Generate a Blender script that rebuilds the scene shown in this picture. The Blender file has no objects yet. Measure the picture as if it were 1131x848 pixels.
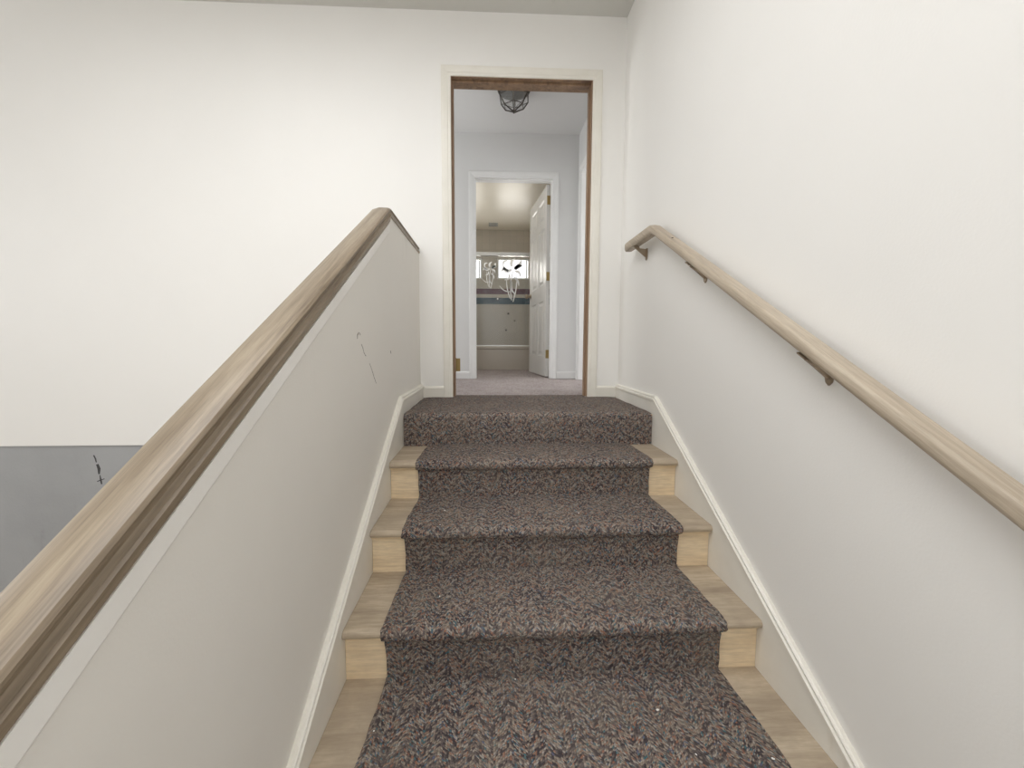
import bpy, bmesh, math, random
from mathutils import Vector, Matrix
random.seed(7)
S = bpy.context.scene
C = S.collection

# ------------------------------------------------------------------ camera, world, lights, exposure
FPX, YAW, PITCH, ROLL = 418.038, .0402, .0771, -.0027
CX, CZ, D0 = .4437, .3495, 1.9248
cam = bpy.data.cameras.new('camera'); co = bpy.data.objects.new('camera', cam); C.objects.link(co)
cam.sensor_fit = 'HORIZONTAL'; cam.sensor_width = 36; cam.lens = 36 * FPX / 1131
cam.shift_x = 7.448 / 1131; cam.shift_y = -10.905 / 1131
cam.clip_start = .02
co.location = (CX, -D0, CZ)
co.rotation_mode = 'XYZ'
co.matrix_world = (Matrix.Translation((CX, -D0, CZ)) @ Matrix.Rotation(-YAW, 4, 'Z')
                   @ Matrix.Rotation(math.pi / 2 - PITCH, 4, 'X') @ Matrix.Rotation(-ROLL, 4, 'Z'))
S.camera = co

w = bpy.data.worlds.new('sky'); S.world = w; w.use_nodes = True
w.node_tree.nodes['Background'].inputs[0].default_value = (.93, .96, 1, 1)
w.node_tree.nodes['Background'].inputs[1].default_value = 3.0

BX, BY = -6.6, -6.6                        # outer walls of the main room
def area(name, loc, target, sx, sy, power, col):
    l = bpy.data.lights.new(name, 'AREA'); l.shape = 'RECTANGLE'; l.size = sx; l.size_y = sy
    l.energy = power; l.color = col
    o = bpy.data.objects.new(name, l); C.objects.link(o); o.location = loc
    d = Vector(target) - Vector(loc)
    o.rotation_euler = d.to_track_quat('-Z', 'Y').to_euler()
    return o
# daylight lamps filling window openings; unseen openings are added to even the light
area('side_window_daylight', (BX - .12, -2.3, 1.3), (0, -2.3, 1.3), 5.0, 2.0, 54, (1, .985, .96))
area('back_window_daylight', (-.9, BY - .12, 1.3), (-.9, 0, 1.3), 4.0, 2.0, 38, (1, .985, .955))
area('right_stair_fill', (1.44, -4.2, 1.3), (0, -4.2, 1.3), 2.2, 2.0, 30, (1, .985, .955))  # added fill for the stairwell, in an unseen opening behind the camera
area('overhead_stair_fill', (-.55, -1.6, 2.56), (-.55, -1.6, 0), 2.1, 2.1, 55, (1, .985, .96))  # added overhead fill for treads and stairwell walls
area('bath_window_daylight', (.81, 4.36, 1.55), (.81, 3, 1.55), .5, .3, 8, (1, .96, .88))
area('bath_left_fill', (-.70, 2.85, 1.5), (1, 2.85, 1.5), .7, .8, 14, (1, .97, .91))  # added to brighten the bathroom from an unseen left opening
area('bath_side_window_daylight', (.03, 4.36, 1.55), (.03, 3, 1.55), .56, .3, 7, (1, .96, .88))
area('hall_room_daylight', (3.66, 1.35, 1.3), (0, 1.35, 1.3), 1.6, 1.3, 62, (.99, .99, .98))
area('hall_left_fill', (-2.06, 1.35, 1.35), (0, 1.35, 1.2), .9, 1.1, 32, (.98, .99, .98))  # added fill from the unseen left end of the hall

S.view_settings.view_transform = 'Standard'
S.view_settings.look = 'None'
S.view_settings.gamma = 1
S.view_settings.use_curve_mapping = False
S.view_settings.exposure = -0.45
S.cycles.use_denoising = True
S.cycles.max_bounces = 10
S.cycles.diffuse_bounces = 7
S.cycles.sample_clamp_indirect = 6
S.cycles.caustics_reflective = False
S.cycles.caustics_refractive = False

# ------------------------------------------------------------------ dimensions
R, T, N = .1698, .28, .0241            # riser, tread run, nosing
W = 1.2951                             # stair width between the skirt faces
L = .605                               # face of the wall with the doorway
HZ = 2.418                             # ceiling above the landing
XL, XR = -.018, W + .018               # wall faces beside the stair
NS = 14
ZF = -NS * R                           # lower floor
TW = .115

# ------------------------------------------------------------------ materials
def mat(name, rough=.6, metal=0, col=(.8, .8, .8)):
    m = bpy.data.materials.new(name); m.use_nodes = True
    b = m.node_tree.nodes['Principled BSDF']
    b.inputs['Base Color'].default_value = (*col, 1)
    b.inputs['Roughness'].default_value = rough
    b.inputs['Metallic'].default_value = metal
    return m, m.node_tree, b
def nd(nt, t, **kw):
    n = nt.nodes.new(t)
    for k, v in kw.items():
        if k in n.inputs: n.inputs[k].default_value = v
        else: setattr(n, k, v)
    return n
def ramp(nt, stops, interp='LINEAR'):
    r = nt.nodes.new('ShaderNodeValToRGB'); cr = r.color_ramp; cr.interpolation = interp
    while len(cr.elements) < len(stops): cr.elements.new(.5)
    for e, (p, c) in zip(cr.elements, stops):
        e.position = p; e.color = (*c, 1)
    return r
def bump(nt, b, height, strength, dist):
    n = nd(nt, 'ShaderNodeBump', Strength=strength, Distance=dist)
    nt.links.new(height, n.inputs['Height']); nt.links.new(n.outputs[0], b.inputs['Normal'])

def paint(name, c1, c2, scale=1.2, rough=.55, bs=.12, bscale=170, dirt=None):
    m, nt, b = mat(name, rough)
    tc = nd(nt, 'ShaderNodeTexCoord')
    n1 = nd(nt, 'ShaderNodeTexNoise', Scale=scale, Detail=4.0, Roughness=.6)
    nt.links.new(tc.outputs['Object'], n1.inputs['Vector'])
    r = ramp(nt, [(.36, c2), (.62, c1)]); nt.links.new(n1.outputs[0], r.inputs[0])
    out = r.outputs[0]
    if dirt:
        n2 = nd(nt, 'ShaderNodeTexNoise', Scale=dirt[1], Detail=6.0, Roughness=.7)
        mp = nd(nt, 'ShaderNodeMapping'); mp.inputs['Scale'].default_value = (1, 1, .35)
        mp.inputs['Rotation'].default_value = (math.radians(-30), 0, 0)
        nt.links.new(tc.outputs['Object'], mp.inputs[0]); nt.links.new(mp.outputs[0], n2.inputs['Vector'])
        rr = ramp(nt, [(.60, (0, 0, 0)), (.76, (1, 1, 1))]); nt.links.new(n2.outputs[0], rr.inputs[0])
        mul = nd(nt, 'ShaderNodeMath', operation='MULTIPLY'); mul.inputs[1].default_value = dirt[2]
        nt.links.new(rr.outputs[0], mul.inputs[0])
        mx = nd(nt, 'ShaderNodeMix', data_type='RGBA'); mx.inputs[7].default_value = (*dirt[0], 1)
        nt.links.new(mul.outputs[0], mx.inputs[0]); nt.links.new(out, mx.inputs[6]); out = mx.outputs[2]
    nt.links.new(out, b.inputs['Base Color'])
    n3 = nd(nt, 'ShaderNodeTexNoise', Scale=float(bscale), Detail=2.0)
    nt.links.new(tc.outputs['Object'], n3.inputs['Vector'])
    bump(nt, b, n3.outputs[0], bs, .002)
    return m

def wood(name, light, mid, dark, axis='Y', scale=26, rough=.45, stain=None, stretch=.05):
    """grain runs along axis"""
    m, nt, b = mat(name, rough)
    tc = nd(nt, 'ShaderNodeTexCoord'); mp = nd(nt, 'ShaderNodeMapping')
    sc = {'X': (stretch, 1, 1), 'Y': (1, stretch, 1), 'Z': (1, 1, stretch)}[axis[0]]
    if axis == 'slope':
        pass
    mp.inputs['Scale'].default_value = sc
    src = tc.outputs['Object']
    if axis.endswith('slope'):
        rt = nd(nt, 'ShaderNodeMapping'); rt.inputs['Rotation'].default_value = (-math.atan(.62), 0, 0)
        nt.links.new(src, rt.inputs[0]); src = rt.outputs[0]
    nt.links.new(src, mp.inputs[0])
    n1 = nd(nt, 'ShaderNodeTexNoise', Scale=float(scale), Detail=6.0, Roughness=.65, Distortion=.4)
    nt.links.new(mp.outputs[0], n1.inputs['Vector'])
    r = ramp(nt, [(.28, dark), (.48, mid), (.66, light)]); nt.links.new(n1.outputs[0], r.inputs[0])
    n2 = nd(nt, 'ShaderNodeTexNoise', Scale=scale * 7.0, Detail=3.0, Roughness=.7)
    nt.links.new(mp.outputs[0], n2.inputs['Vector'])
    mx = nd(nt, 'ShaderNodeMix', data_type='RGBA', blend_type='MULTIPLY'); mx.inputs[0].default_value = .35
    r2 = ramp(nt, [(.35, (.45, .42, .4)), (.6, (1, 1, 1))]); nt.links.new(n2.outputs[0], r2.inputs[0])
    nt.links.new(r.outputs[0], mx.inputs[6]); nt.links.new(r2.outputs[0], mx.inputs[7])
    out = mx.outputs[2]
    if stain:
        n4 = nd(nt, 'ShaderNodeTexNoise', Scale=5.0, Detail=5.0, Roughness=.65)
        nt.links.new(tc.outputs['Object'], n4.inputs['Vector'])
        r4 = ramp(nt, [(.40, (0, 0, 0)), (.66, (1, 1, 1))]); nt.links.new(n4.outputs[0], r4.inputs[0])
        ml = nd(nt, 'ShaderNodeMath', operation='MULTIPLY'); ml.inputs[1].default_value = stain[1]
        nt.links.new(r4.outputs[0], ml.inputs[0])
        m2 = nd(nt, 'ShaderNodeMix', data_type='RGBA'); m2.inputs[7].default_value = (*stain[0], 1)
        nt.links.new(ml.outputs[0], m2.inputs[0]); nt.links.new(out, m2.inputs[6]); out = m2.outputs[2]
    nt.links.new(out, b.inputs['Base Color'])
    bump(nt, b, n2.outputs[0], .25, .001)
    return m

def carpet(name, stops, cell=.0075, patch=.5, zig=.05, amp=1.0, hi=(.30, .25, .21), lo=(.6, .6, .6)):
    """looped berber carpet with herringbone rows, coordinates from the UV map in metres"""
    m, nt, b = mat(name, .95)
    b.inputs['Specular IOR Level'].default_value = .15
    uv = nd(nt, 'ShaderNodeUVMap'); uv.uv_map = 'UVMap'
    sp = nd(nt, 'ShaderNodeSeparateXYZ'); nt.links.new(uv.outputs[0], sp.inputs[0])
    pp = nd(nt, 'ShaderNodeMath', operation='PINGPONG'); pp.inputs[1].default_value = zig
    nt.links.new(sp.outputs[0], pp.inputs[0])
    ad = nd(nt, 'ShaderNodeMath', operation='ADD')
    nt.links.new(sp.outputs[1], ad.inputs[0]); nt.links.new(pp.outputs[0], ad.inputs[1])
    cb = nd(nt, 'ShaderNodeCombineXYZ')
    nt.links.new(sp.outputs[0], cb.inputs[0]); nt.links.new(ad.outputs[0], cb.inputs[1])
    vo = nd(nt, 'ShaderNodeTexVoronoi', Scale=1 / cell, Randomness=.5)
    hs = nd(nt, 'ShaderNodeMath', operation='MULTIPLY_ADD'); hs.inputs[1].default_value = .55
    nt.links.new(pp.outputs[0], hs.inputs[0]); nt.links.new(sp.outputs[1], hs.inputs[2])
    ch = nd(nt, 'ShaderNodeCombineXYZ'); nt.links.new(sp.outputs[0], ch.inputs[0]); nt.links.new(hs.outputs[0], ch.inputs[1])
    nt.links.new(ch.outputs[0], vo.inputs['Vector'])
    sx = nd(nt, 'ShaderNodeSeparateXYZ'); nt.links.new(vo.outputs['Color'], sx.inputs[0])
    # diagonal patches shift the mix of yarn colours
    mp = nd(nt, 'ShaderNodeMapping'); mp.inputs['Scale'].default_value = (22, 48, 1)
    nt.links.new(cb.outputs[0], mp.inputs[0])
    n1 = nd(nt, 'ShaderNodeTexNoise', Scale=1.0, Detail=3.0, Roughness=.6); nt.links.new(mp.outputs[0], n1.inputs['Vector'])
    mr = nd(nt, 'ShaderNodeMapRange'); mr.inputs[1].default_value = .3; mr.inputs[2].default_value = .7
    mr.inputs[3].default_value = -patch / 2; mr.inputs[4].default_value = patch / 2
    wv = nd(nt, 'ShaderNodeTexWave', Scale=8.5, Distortion=1.2, Detail=2.0); wv.bands_direction = 'Y'; wv.inputs['Detail Scale'].default_value = 6.0
    nt.links.new(cb.outputs[0], wv.inputs['Vector'])
    wm = nd(nt, 'ShaderNodeMath', operation='MULTIPLY_ADD'); wm.inputs[1].default_value = patch * 1.3; wm.inputs[2].default_value = -patch * .65
    nt.links.new(wv.outputs['Fac'], wm.inputs[0])
    nt.links.new(n1.outputs[0], mr.inputs[0])
    a2 = nd(nt, 'ShaderNodeMath', operation='ADD', use_clamp=True)
    a1 = nd(nt, 'ShaderNodeMath', operation='ADD'); nt.links.new(mr.outputs[0], a1.inputs[0]); nt.links.new(wm.outputs[0], a1.inputs[1])
    nt.links.new(sx.outputs[0], a2.inputs[0]); nt.links.new(a1.outputs[0], a2.inputs[1])
    r = ramp(nt, stops, 'CONSTANT'); nt.links.new(a2.outputs[0], r.inputs[0])
    # gaps between the loops
    r3 = ramp(nt, [(.25, (1, 1, 1)), (.75, lo)]); nt.links.new(vo.outputs['Distance'], r3.inputs[0])
    mx = nd(nt, 'ShaderNodeMix', data_type='RGBA', blend_type='MULTIPLY'); mx.inputs[0].default_value = 1
    nt.links.new(r.outputs[0], mx.inputs[6]); nt.links.new(r3.outputs[0], mx.inputs[7])
    # trodden dusty areas
    n2 = nd(nt, 'ShaderNodeTexNoise', Scale=5.0, Detail=4.0); nt.links.new(uv.outputs[0], n2.inputs['Vector'])
    r2 = ramp(nt, [(.42, (0, 0, 0)), (.68, (.22, .22, .22))]); nt.links.new(n2.outputs[0], r2.inputs[0])
    m2 = nd(nt, 'ShaderNodeMix', data_type='RGBA'); m2.inputs[7].default_value = (*hi, 1)
    nt.links.new(r2.outputs[0], m2.inputs[0]); nt.links.new(mx.outputs[2], m2.inputs[6])
    nt.links.new(m2.outputs[2], b.inputs['Base Color'])
    inv = nd(nt, 'ShaderNodeMath', operation='SUBTRACT'); inv.inputs[0].default_value = 1
    nt.links.new(vo.outputs['Distance'], inv.inputs[1])
    bump(nt, b, inv.outputs[0], .9 * amp, .004)
    return m

M = {}
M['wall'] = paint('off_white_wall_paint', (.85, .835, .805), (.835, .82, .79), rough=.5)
M['half'] = paint('scuffed_stair_wall_paint', (.82, .795, .745), (.80, .775, .725), scale=2.0, rough=.5,
                  dirt=((.50, .46, .40), 2.2, .35))
M['ceil'] = paint('ceiling_paint', (.70, .70, .67), (.68, .68, .65), rough=.8, bs=.3, bscale=90)
M['trim'] = paint('cream_trim_paint', (.80, .77, .70), (.76, .73, .655), scale=6, rough=.35, bs=.05)
M['strip'] = paint('bright_trim_paint', (.88, .865, .83), (.84, .82, .78), scale=6, rough=.3, bs=.05)
M['skirt'] = paint('cream_skirt_paint', (.80, .775, .715), (.75, .725, .665), scale=5, rough=.4, bs=.05,
                   dirt=((.52, .44, .33), 6, .4))
M['grey'] = paint('grey_concrete_paint', (.37, .375, .38), (.34, .345, .35), scale=2.5, rough=.7,
                  dirt=((.20, .20, .205), 3.2, .5), bs=.3, bscale=60)
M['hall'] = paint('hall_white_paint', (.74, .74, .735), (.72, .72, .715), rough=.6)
M['halltrim'] = paint('hall_trim_paint', (.80, .80, .79), (.77, .77, .76), scale=5, rough=.35, bs=.04)
M['door'] = paint('door_paint', (.60, .59, .565), (.57, .56, .535), scale=5, rough=.25, bs=.03)
M['bathceil'] = paint('bath_gloss_ceiling_paint', (.84, .79, .68), (.80, .75, .64), rough=.34, bs=.10, bscale=14)
M['oak'] = wood('whitewashed_oak_rail', (.34, .275, .195), (.25, .195, .135), (.135, .098, .062), 'Yslope', 34, rough=.38)
M['oak2'] = wood('pale_limed_oak_rail', (.57, .49, .385), (.50, .42, .325), (.39, .32, .24), 'Yslope', 24, rough=.5)
M['tread'] = wood('bare_tread_wood', (.64, .54, .41), (.50, .41, .30), (.33, .26, .19), 'X', 14,
                  rough=.6, stain=((.36, .29, .215), .7), stretch=.12)
M['riser'] = wood('bare_riser_pine', (.90, .75, .53), (.84, .68, .46), (.72, .55, .35), 'X', 16, rough=.6,
                  stain=((.60, .46, .30), .4), stretch=.10)
M['jamb'] = wood('stripped_brown_jamb', (.38, .25, .155), (.28, .18, .11), (.16, .10, .065), 'Z', 24, rough=.5)
M['floor'] = wood('lower_floor_wood', (.42, .34, .26), (.34, .27, .20), (.25, .19, .14), 'Y', 10)
yarn = [(0, (.074, .061, .066)), (.18, (.138, .115, .110)), (.36, (.22, .18, .158)), (.53, (.315, .262, .215)),
        (.69, (.30, .145, .10)), (.77, (.37, .32, .27)), (.85, (.075, .155, .175)), (.91, (.12, .125, .19)), (.955, (.38, .34, .30))]
M['carpet'] = carpet('tweed_berber_carpet', yarn, cell=.0058, patch=.20, zig=.045, hi=(.27, .225, .18))
yarn2 = [(0, (.34, .285, .28)), (.3, (.44, .38, .37)), (.55, (.52, .455, .44)), (.8, (.42, .35, .33)), (.92, (.56, .51, .49))]
M['hallcarpet'] = carpet('faded_hall_carpet', yarn2, cell=.009, hi=(.56, .50, .47))
M['brass'] = mat('worn_brass', .5, 1, (.34, .25, .11))[0]
M['bronze'] = mat('aged_bronze_metal', .42, 1, (.38, .31, .23))[0]
M['darkmetal'] = mat('dark_metal', .4, 1, (.10, .09, .08))[0]
M['chrome'] = mat('chrome', .15, 1, (.75, .75, .74))[0]
M['alu'] = mat('brushed_aluminium', .3, 1, (.72, .72, .70))[0]
M['tub'] = mat('beige_enamel', .22, 0, (.50, .455, .39))[0]
M['black'] = mat('black_scuff', .9, 0, (.06, .058, .058))[0]
M['scuff'] = mat('grey_brown_scuff', .9, 0, (.14, .12, .10))[0]
M['lint'] = mat('white_lint', .9, 0, (.85, .83, .80))[0]
M['vinyl'] = mat('white_window_vinyl', .35, 0, (.80, .80, .78))[0]
M['ventpaint'] = mat('grey_vent_paint', .5, 0, (.42, .42, .40))[0]
def glass_mat(name, col, alpha, rough=.05):
    m, nt, b = mat(name, rough, 0, col)
    b.inputs['Alpha'].default_value = alpha
    b.inputs['IOR'].default_value = 1.45
    return m
M['glass'] = glass_mat('clear_pane_glass', (.85, .9, .92), .12)
M['showerglass'] = glass_mat('tinted_shower_glass', (.60, .68, .70), .055, .04)
M['etch'], nt, b = mat('white_etched_glass', .5, 0, (.95, .95, .95))
tl = nd(nt, 'ShaderNodeBsdfTranslucent'); tl.inputs[0].default_value = (.97, .97, .97, 1)
ms = nd(nt, 'ShaderNodeMixShader'); ms.inputs[0].default_value = .5
nt.links.new(b.outputs[0], ms.inputs[1]); nt.links.new(tl.outputs[0], ms.inputs[2])
nt.links.new(ms.outputs[0], nt.nodes['Material Output'].inputs['Surface'])
M['lampglass'] = glass_mat('grey_seeded_lamp_glass', (.50, .51, .50), .30, .2)
# bathroom tiles: taupe squares with a maroon and a teal band at fixed heights
m, nt, b = mat('bath_wall_tile', .22)
tc = nd(nt, 'ShaderNodeTexCoord'); sp = nd(nt, 'ShaderNodeSeparateXYZ'); nt.links.new(tc.outputs['Object'], sp.inputs[0])
cb = nd(nt, 'ShaderNodeCombineXYZ'); nt.links.new(sp.outputs[0], cb.inputs[0]); nt.links.new(sp.outputs[2], cb.inputs[1])
bk = nd(nt, 'ShaderNodeTexBrick', Scale=1.0)
bk.offset = 0; bk.inputs['Brick Width'].default_value = .108; bk.inputs['Row Height'].default_value = .108
bk.inputs['Mortar Size'].default_value = .0018
bk.inputs['Color1'].default_value = (.52, .475, .40, 1); bk.inputs['Color2'].default_value = (.49, .445, .375, 1)
bk.inputs['Mortar'].default_value = (.42, .39, .34, 1)
nt.links.new(cb.outputs[0], bk.inputs[0])
zr = nd(nt, 'ShaderNodeMapRange'); zr.inputs[1].default_value = 0; zr.inputs[2].default_value = 2
nt.links.new(sp.outputs[2], zr.inputs[0])
base, mar, teal = (0, 0, 0), (.11, .03, .05), (.018, .05, .075)
rb = ramp(nt, [(0, base), (.4925, teal), (.544, base), (.574, mar), (.6165, base)], 'CONSTANT')
rf = ramp(nt, [(0, (0,) * 3), (.4925, (1,) * 3), (.544, (0,) * 3), (.574, (1,) * 3), (.6165, (0,) * 3)], 'CONSTANT')
nt.links.new(zr.outputs[0], rb.inputs[0]); nt.links.new(zr.outputs[0], rf.inputs[0])
mx = nd(nt, 'ShaderNodeMix', data_type='RGBA')
nt.links.new(rf.outputs[0], mx.inputs[0]); nt.links.new(bk.outputs[0], mx.inputs[6]); nt.links.new(rb.outputs[0], mx.inputs[7])
nt.links.new(mx.outputs[2], b.inputs['Base Color'])
M['tile'] = m

# ------------------------------------------------------------------ mesh helpers
def obj(name, bm, m, parent=None, smooth=False, loc=None):
    me = bpy.data.meshes.new(name); bmesh.ops.recalc_face_normals(bm, faces=bm.faces[:]); bm.to_mesh(me); bm.free()
    if smooth:
        for p in me.polygons: p.use_smooth = True
        try: me.set_sharp_from_angle(angle=math.radians(35))
        except Exception: pass
    me.materials.append(m)
    o = bpy.data.objects.new(name, me); C.objects.link(o)
    if loc: 
        me.transform(Matrix.Translation(-Vector(loc)))
        o.location = loc
    if parent:
        o.parent = parent
        if loc is None: o.location = (-parent.location.x, -parent.location.y, -parent.location.z) if parent.rotation_euler.z == 0 else (0, 0, 0)
        else: o.location = Vector(loc) - parent.location
    return o
def struct(o): o['kind'] = 'structure'; return o
def tag(o, label, cat, group=None):
    o['label'] = label; o['category'] = cat
    if group: o['group'] = group
    return o
def empty(name, loc, rz=0):
    o = bpy.data.objects.new(name, None); C.objects.link(o); o.location = loc; o.rotation_euler.z = rz
    o.empty_display_size = .05; return o
def box(bm, x0, x1, y0, y1, z0, z1, bev=0):
    v = [bm.verts.new(p) for p in ((x0, y0, z0), (x1, y0, z0), (x1, y1, z0), (x0, y1, z0), (x0, y0, z1), (x1, y0, z1), (x1, y1, z1), (x0, y1, z1))]
    fs = [bm.faces.new([v[i] for i in f]) for f in ((0, 3, 2, 1), (4, 5, 6, 7), (0, 1, 5, 4), (1, 2, 6, 5), (2, 3, 7, 6), (3, 0, 4, 7))]
    if bev:
        es = list({e for f in fs for e in f.edges})
        bmesh.ops.bevel(bm, geom=es, offset=bev, segments=2, affect='EDGES', profile=.5)
    return v
def bx(*a, **k):
    bm = bmesh.new(); box(bm, *a, **k); return bm
def prism_x(bm, poly, x0, x1):
    """poly of (y,z) extruded along x"""
    a = [bm.verts.new((x0, y, z)) for y, z in poly]; b = [bm.verts.new((x1, y, z)) for y, z in poly]
    n = len(poly); bm.faces.new(a); bm.faces.new(b[::-1])
    for i in range(n): bm.faces.new((a[i], a[(i + 1) % n], b[(i + 1) % n], b[i]))
def sweep_yz(bm, prof, path, caps=True, ks=None):
    """closed profile of (x,dz) carried along a path of (y,z), cross-sections stay vertical"""
    ks = ks or [1] * len(path)
    rings = [[bm.verts.new((x, y, z + dz * k)) for x, dz in prof] for (y, z), k in zip(path, ks)]
    n = len(prof)
    for a, b in zip(rings, rings[1:]):
        for i in range(n): bm.faces.new((a[i], a[(i + 1) % n], b[(i + 1) % n], b[i]))
    if caps: bm.faces.new(rings[0]); bm.faces.new(rings[-1][::-1])
def cyl(bm, p0, p1, r, seg=12, r2=None):
    p0, p1 = Vector(p0), Vector(p1); d = p1 - p0
    mt = Matrix.Translation((p0 + p1) / 2) @ d.to_track_quat('Z', 'Y').to_matrix().to_4x4()
    bmesh.ops.create_cone(bm, cap_ends=True, segments=seg, radius1=r, radius2=r if r2 is None else r2, depth=d.length, matrix=mt)
def lathe(bm, prof, c, seg=24, axis='Z'):
    rings = []
    for r, h in prof:
        ring = []
        for i in range(seg):
            a = 2 * math.pi * i / seg
            p = {'Z': (r * math.cos(a), r * math.sin(a), h), 'Y': (r * math.cos(a), h, r * math.sin(a)), 'X': (h, r * math.cos(a), r * math.sin(a))}[axis]
            ring.append(bm.verts.new(Vector(c) + Vector(p)))
        rings.append(ring)
    for a, b in zip(rings, rings[1:]):
        for i in range(seg): bm.faces.new((a[i], a[(i + 1) % seg], b[(i + 1) % seg], b[i]))
    bm.faces.new(rings[0]); bm.faces.new(rings[-1][::-1])
def panel_wall(us, zs, hole, t0, t1, axis):
    """wall made from a grid; hole(uc,zc) tells the open cells; axis 'Y' = wall facing y, 'X' = wall facing x"""
    bm = bmesh.new(); vs = {}
    def V(i, j, k):
        if (i, j, k) not in vs:
            t = (t0, t1)[k]
            vs[(i, j, k)] = bm.verts.new((us[i], t, zs[j]) if axis == 'Y' else (t, us[i], zs[j]))
        return vs[(i, j, k)]
    nu, nz = len(us) - 1, len(zs) - 1
    full = lambda i, j: 0 <= i < nu and 0 <= j < nz and not hole((us[i] + us[i + 1]) / 2, (zs[j] + zs[j + 1]) / 2)
    for i in range(nu):
        for j in range(nz):
            if not full(i, j): continue
            for k in (0, 1): bm.faces.new((V(i, j, k), V(i + 1, j, k), V(i + 1, j + 1, k), V(i, j + 1, k)))
            if not full(i - 1, j): bm.faces.new((V(i, j, 0), V(i, j + 1, 0), V(i, j + 1, 1), V(i, j, 1)))
            if not full(i + 1, j): bm.faces.new((V(i + 1, j, 0), V(i + 1, j + 1, 0), V(i + 1, j + 1, 1), V(i + 1, j, 1)))
            if not full(i, j - 1): bm.faces.new((V(i, j, 0), V(i + 1, j, 0), V(i + 1, j, 1), V(i, j, 1)))
            if not full(i, j + 1): bm.faces.new((V(i, j + 1, 0), V(i + 1, j + 1, 0), V(i + 1, j + 1, 1), V(i, j + 1, 1)))
    return bm
inside = lambda u, z, a, b, c, d: a < u < b and c < z < d

# ------------------------------------------------------------------ the setting: main room
DX0, DX1, DH = .200, 1.097, 2.030          # clear doorway
JT = .018
struct(obj('wall_front', panel_wall([BX - TW, DX0 - JT, DX1 + JT, XR], [-.312, -.16, DH + JT, HZ],
       lambda u, z: inside(u, z, DX0 - JT, DX1 + JT, -.16, DH + JT), L, L + TW, 'Y'), M['wall']))
struct(obj('wall_lower', bx(BX - TW, -.10, L + .012, L + .22, ZF, -.3125), M['grey']))
struct(obj('wall_right', panel_wall([BY, -5.3, -3.1, L + TW], [ZF, .3, 2.3, HZ], lambda u, z: inside(u, z, -5.3, -3.1, .3, 2.3), XR, XR + TW, 'X'), M['wall']))  # opening behind the camera is added to let in fill
struct(obj('wall_outer_left', panel_wall([BY, -4.8, .2, L + TW], [ZF, .3, 2.3, HZ],
       lambda u, z: inside(u, z, -4.8, .2, .3, 2.3), BX - TW, BX, 'X'), M['wall']))
struct(obj('wall_back', panel_wall([BX - TW, -2.9, 1.1, XR + TW], [ZF, .3, 2.3, HZ],
       lambda u, z: inside(u, z, -2.9, 1.1, .3, 2.3), BY - TW, BY, 'Y'), M['wall']))
SK = (-1.60, .50, -2.65, -.55)              # unseen skylight opening, added to light the flight from above
bm = bmesh.new()
box(bm, BX - TW, SK[0], BY - TW, L + TW, HZ, HZ + .12); box(bm, SK[1], XR + TW, BY - TW, L + TW, HZ, HZ + .12)
box(bm, SK[0], SK[1], BY - TW, SK[2], HZ, HZ + .12); box(bm, SK[0], SK[1], SK[3], L + TW, HZ, HZ + .12)
struct(obj('ceiling', bm, M['ceil']))
bm = bmesh.new()
for a in ((SK[0], SK[0] + .03, SK[2], SK[3]), (SK[1] - .03, SK[1], SK[2], SK[3]), (SK[0] + .03, SK[1] - .03, SK[2], SK[2] + .03), (SK[0] + .03, SK[1] - .03, SK[3] - .03, SK[3])): box(bm, *a, HZ + .04, HZ + .09)
struct(obj('window_8', bm, M['vinyl']))  # frame of the added skylight
struct(obj('floor', bx(BX - TW, XR + TW, BY - TW, L + TW, ZF - .12, ZF), M['floor']))
for nm, ax, a, b, t in (('window_1', 'X', -4.8, .2, BX - .07), ('window_2', 'Y', -2.9, 1.1, BY - .07), ('window_7', 'X', -5.3, -3.1, XR + .06)):  # the right-wall window is unseen, added for stairwell fill
    mid = (a + b) / 2
    bm = panel_wall([a, a + .06, mid - .03, mid + .03, b - .06, b], [.3, .36, 2.24, 2.3],
                    lambda u, z: inside(u, z, a + .06, mid - .03, .36, 2.24) or inside(u, z, mid + .03, b - .06, .36, 2.24), t - .03, t + .03, ax)
    wf = struct(obj(nm, bm, M['vinyl']))

# half wall beside the stair, its top follows the flight and runs level along the landing
SL = .640                                   # slope of the left cap rail
LTOP = .978                                 # top of the level cap rail
CAPH = .064
def ltop(y): return min(LTOP, .034 + .008 + (y + 1.576) * SL)
YK = -1.576 + (LTOP - .042) / SL            # where the slope turns level
wl_bot = lambda y: ltop(y) - CAPH
yend = -3.95
bm = bmesh.new()
prism_x(bm, [(yend, ZF), (yend, wl_bot(yend)), (YK - .01, wl_bot(YK - .01)), (YK + .012, LTOP - CAPH * .62), (L, LTOP - CAPH * .62), (L, ZF)], -.108, XL)
struct(obj('wall_left', bm, M['half']))
# painted strip under the cap on the stair side
bm = bmesh.new()
prof = [(XL, -.108), (XL + .003, -.108), (XL + .005, -.104), (XL + .005, -.067), (XL, -.067)]
sweep_yz(bm, [(x, dz + .003) for x, dz in prof], [(yend, ltop(yend)), (YK - .02, ltop(YK - .02))])
struct(obj('trim_1', bm, M['strip']))

# landing slab
struct(obj('floor_landing', bx(0, W, .02, L, -.30, -.012), M['riser']))

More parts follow.
